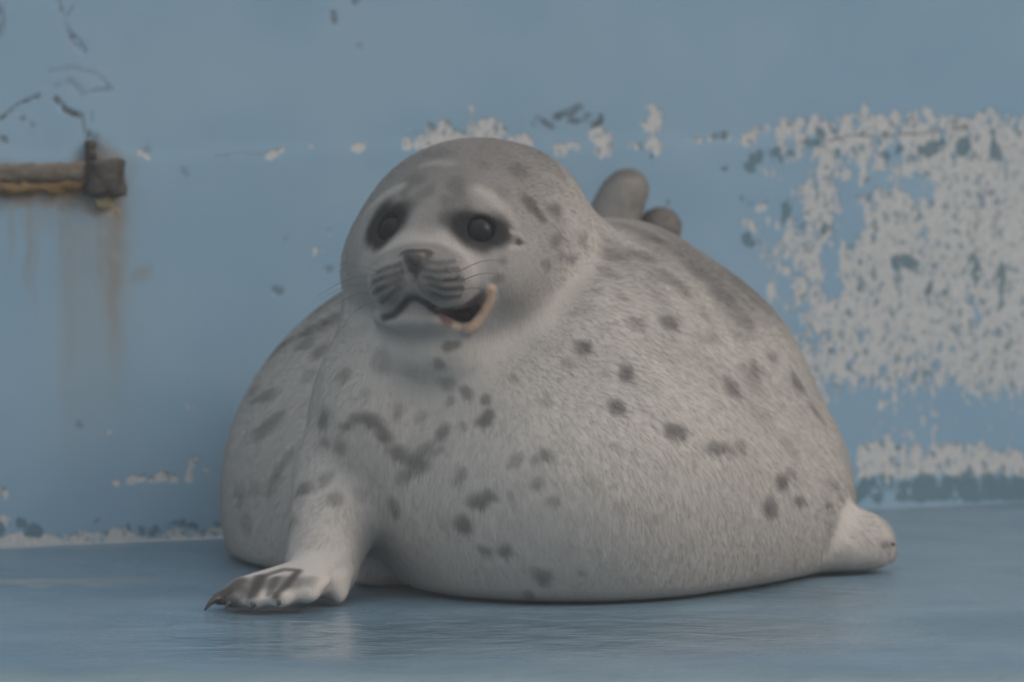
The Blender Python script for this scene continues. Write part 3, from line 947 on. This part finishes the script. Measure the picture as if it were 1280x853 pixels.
# ------------------------------------------------------------------ seal materials
ms = Mat('spotted_seal_fur')
colr = ms.attr('coat')[0]
co = ms.n('TexCoord').outputs['Object']
hair = ms.noise(ms.mapped(co, (1.0, 1.0, 0.22)), 420, 3, 0.6, 0.3)
hair2 = ms.noise(ms.mapped(co, (1.0, 1.0, 0.3), (2, 3, 4)), 130, 3, 0.6, 0.6)
v = ms.math('ADD', 0.84, ms.math('MULTIPLY', ms.math('ADD', hair, hair2), 0.16))
cc = ms.n('VectorMath', operation='SCALE', inp={0: colr, 'Scale': v}).outputs[0]
ms.set('Base Color', cc)
ms.set('Roughness', 0.62)
ms.set('Specular IOR Level', 0.10)
ms.set('Sheen Weight', 0.0); ms.set('Sheen Roughness', 0.5)
ms.set('Normal', ms.bump(ms.math('ADD', hair, ms.math('MULTIPLY', hair2, 1.5)), 0.30, 0.003))

seal = bpy.data.objects.new('seal', None)
base = Q(660, 750, 0.3); seal.location = (base[0], 0.3, 0)
link(seal)
tag(seal, 'plump pale grey seal with dark spots lying on the wet blue floor', 'seal')
OFF = np.array([base[0], 0.3, 0.0])
body = mesh_obj('body', SV - OFF, SF, ms.m, seal)
color_attr(body.data, 'coat', np.concatenate([coat, np.ones((len(coat), 1))], 1))
body['label'] = 'fat body with pale spotted fur, head raised'


def sphere_mesh(c_, r, nu_=32, nv_=20, axis=None, squash=1.0):
    V = []; F = []
    for j in range(nv_ + 1):
        th = math.pi * j / nv_
        for i in range(nu_):
            ph = 2 * math.pi * i / nu_
            V.append((math.sin(th) * math.cos(ph), math.sin(th) * math.sin(ph), math.cos(th)))
    for j in range(nv_):
        for i in range(nu_):
            F.append((j * nu_ + i, (j + 1) * nu_ + i, (j + 1) * nu_ + (i + 1) % nu_, j * nu_ + (i + 1) % nu_))
    return np.array(V) * r * np.array([1, 1, squash]) + c_, F


me_ = plain('dark_wet_eye', (0.010, 0.011, 0.013), 0.06, 0.12).m
for c_, n_ in zip(eye_c, eye_nrm):
    V, F = sphere_mesh(c_ + n_ * 0.0005 - OFF, EYE_R * 0.88)
    e = mesh_obj('eye', V, F, me_, seal)
    e['label'] = 'large glossy black eye'

# ------------------------------------------------------------------ short coat of hair
NH = 260000
tri = np.concatenate([SF[:, [0, 1, 2]], SF[:, [0, 2, 3]]])
A_, B_, C_ = SV[tri[:, 0]], SV[tri[:, 1]], SV[tri[:, 2]]
area = np.linalg.norm(np.cross(B_ - A_, C_ - A_), axis=1) * 0.5
pick = np.searchsorted(np.cumsum(area), rng.random(NH) * area.sum())
pick = np.clip(pick, 0, len(tri) - 1)
r1 = np.sqrt(rng.random(NH)); r2 = rng.random(NH)
wts = np.stack([1 - r1, r1 * (1 - r2), r1 * r2], -1)
root = (SV[tri[pick]] * wts[..., None]).sum(1)
hn = (SN[tri[pick]] * wts[..., None]).sum(1)
hn /= np.linalg.norm(hn, axis=1)[:, None] + 1e-9
hc = (coat[tri[pick]] * wts[..., None]).sum(1)
NOSE = Q(518, 330, 0.0)
keep = (root[:, 2] > 0.012) & (np.linalg.norm(root - Q(525, 375, 0.02), axis=1) > 0.052)
for c_ in eye_c:
    keep &= np.linalg.norm(root - c_, axis=1) > EYE_R * 1.35
keep &= ~((root[:, 1] < 0.0) & (root[:, 0] < -0.16) & (root[:, 2] < 0.06))
root, hn, hc = root[keep], hn[keep], hc[keep]
flow = (root - NOSE) / (np.linalg.norm(root - NOSE, axis=1)[:, None]) + np.array([0, 0, -0.55])
flow += rng.normal(0, 0.16, flow.shape)
flow -= (flow * hn).sum(1)[:, None] * hn
flow /= np.linalg.norm(flow, axis=1)[:, None] + 1e-9
face = np.linalg.norm(root - Q(540, 320, 0.05), axis=1)
hl = (0.004 + 0.0060 * smooth(0.06, 0.2, face)) * rng.uniform(0.65, 1.25, len(root))
K = 4
ts = np.linspace(0, 1, K)
pts = np.stack([root + flow * (hl * t)[:, None] + hn * (hl * (0.18 * t - 0.07 * t * t))[:, None] - hn * 0.0003 for t in ts], 1)
hc = np.clip(hc * rng.normal(1.04, 0.07, len(root))[:, None], 0.02, 0.8)
cur = bpy.data.hair_curves.new('fur')
cur.add_curves([K] * len(root))
cur.attributes['position'].data.foreach_set('vector', np.ascontiguousarray(pts - OFF, dtype=np.float32).ravel())
ra = cur.attributes.get('radius') or cur.attributes.new('radius', 'FLOAT', 'POINT')
ra.data.foreach_set('value', np.tile(np.array([0.0001, 0.0001, 0.00008, 0.00003], np.float32), len(root)))
ca_ = cur.attributes.new('coat', 'FLOAT_COLOR', 'CURVE')
ca_.data.foreach_set('color', np.concatenate([hc, np.ones((len(hc), 1))], 1).astype(np.float32).ravel())
mh = Mat('seal_hair')
mh.set('Base Color', mh.attr('coat')[0]); mh.set('Roughness', 0.6); mh.set('Specular IOR Level', 0.2)
cur.materials.append(mh.m)
fur = link(bpy.data.objects.new('fur', cur), seal)
tag(fur, 'short soft grey fur', None, 'stuff')

# claws: curved tapered cones
mc = plain('dark_claw_horn', (0.035, 0.033, 0.033), 0.4, 0.5).m


def tube(path, radii, k=10):
    path = np.array(path, dtype=float); V = []; F = []
    for i, p in enumerate(path):
        t = path[min(i + 1, len(path) - 1)] - path[max(i - 1, 0)]
        t = t / np.linalg.norm(t)
        a = np.cross(t, [0.13, 0.2, 0.97]); a /= np.linalg.norm(a); b = np.cross(t, a)
        for j in range(k):
            an = 2 * math.pi * j / k
            V.append(p + radii[i] * (math.cos(an) * a + math.sin(an) * b))
    for i in range(len(path) - 1):
        for j in range(k):
            F.append((i * k + j, i * k + (j + 1) % k, (i + 1) * k + (j + 1) % k, (i + 1) * k + j))
    F.append(tuple(range(k))[::-1]); F.append(tuple((len(path) - 1) * k + j for j in range(k)))
    return np.array(V), F


def claw(a, b, r, droop=0.004):
    a = np.array(a); b = np.array(b)
    pts = []; rad = []
    for i in range(7):
        t = i / 6
        pts.append(a + (b - a) * t + np.array([0, 0, droop * math.sin(math.pi * t)]))
        rad.append(r * (1 - 0.8 * t ** 1.4))
    V, F = tube(np.array(pts) - OFF, rad)
    return mesh_obj('claw', V, F, mc, seal)


claw(Q(276, 750, -0.074), Q(256, 763, -0.088), 0.0050)
claw(Q(289, 757, -0.100), Q(282, 762, -0.108), 0.0034)
claw(Q(317, 758, -0.118), Q(314, 762, -0.124), 0.0030)
claw(Q(349, 755, -0.123), Q(347, 759, -0.129), 0.0028)
claw(Q(1096, 681, 0.345), Q(1119, 681, 0.335), 0.0056, 0.001)

# whiskers
mwk = plain('whisker', (0.16, 0.155, 0.15), 0.4, 0.4).m
WH = [((470, 343), (395, 372), .04), ((468, 354), (400, 375), .05), ((470, 366), (410, 388), .05), ((474, 340), (420, 340), .04), ((478, 376), (430, 402), .05),
      ((578, 337), (640, 328), -.03), ((580, 350), (636, 347), -.03), ((578, 362), (630, 374), -.03)]
hits = march([q[0] for q in WH], S_body)
for (p0, p1, dy), h in zip(WH, hits):
    end = Q(p1[0], p1[1], h[1] + dy - 0.02 * (1 if dy < 0 else 0))
    pts = []; rad = []
    for i in range(9):
        t = i / 8
        pts.append(h + (end - h) * t + np.array([0, -0.012, 0.010]) * math.sin(math.pi * t) * 0.6)
        rad.append(0.00045 * (1 - 0.8 * t))
    pts[0] = h + (h - pts[1]) * 0.3
    V, F = tube(np.array(pts) - OFF, rad, 6)
    mesh_obj('whisker', V, F, mwk, seal)
# ================================================================== HAZE VOLUME ADDED TO LIFT THE DARKS, IN PLACE OF MISTED GLASS
mz = bpy.data.materials.new('veil_haze')
mz.use_nodes = True
t_ = mz.node_tree
t_.nodes.remove(t_.nodes['Principled BSDF'])
vs = t_.nodes.new('ShaderNodeVolumeScatter')
vs.inputs['Color'].default_value = (0.92, 0.97, 1.0, 1)
vs.inputs['Density'].default_value = 0.006
vs.inputs['Anisotropy'].default_value = 0.0
t_.links.new(vs.outputs[0], t_.nodes['Material Output'].inputs['Volume'])
hx = [(x, y, z) for x in (-6, 6) for y in (-12, 3.2) for z in (-0.3, 2.6)]
hf = [(0, 1, 3, 2), (4, 6, 7, 5), (0, 4, 5, 1), (2, 3, 7, 6), (0, 2, 6, 4), (1, 5, 7, 3)]
hazeo = mesh_obj('haze', hx, hf, mz, None, False)
tag(hazeo, 'thin added haze standing in for the veil of misted glass', 'haze', 'stuff')
print('seal verts', len(SV), 'faces', len(SF))
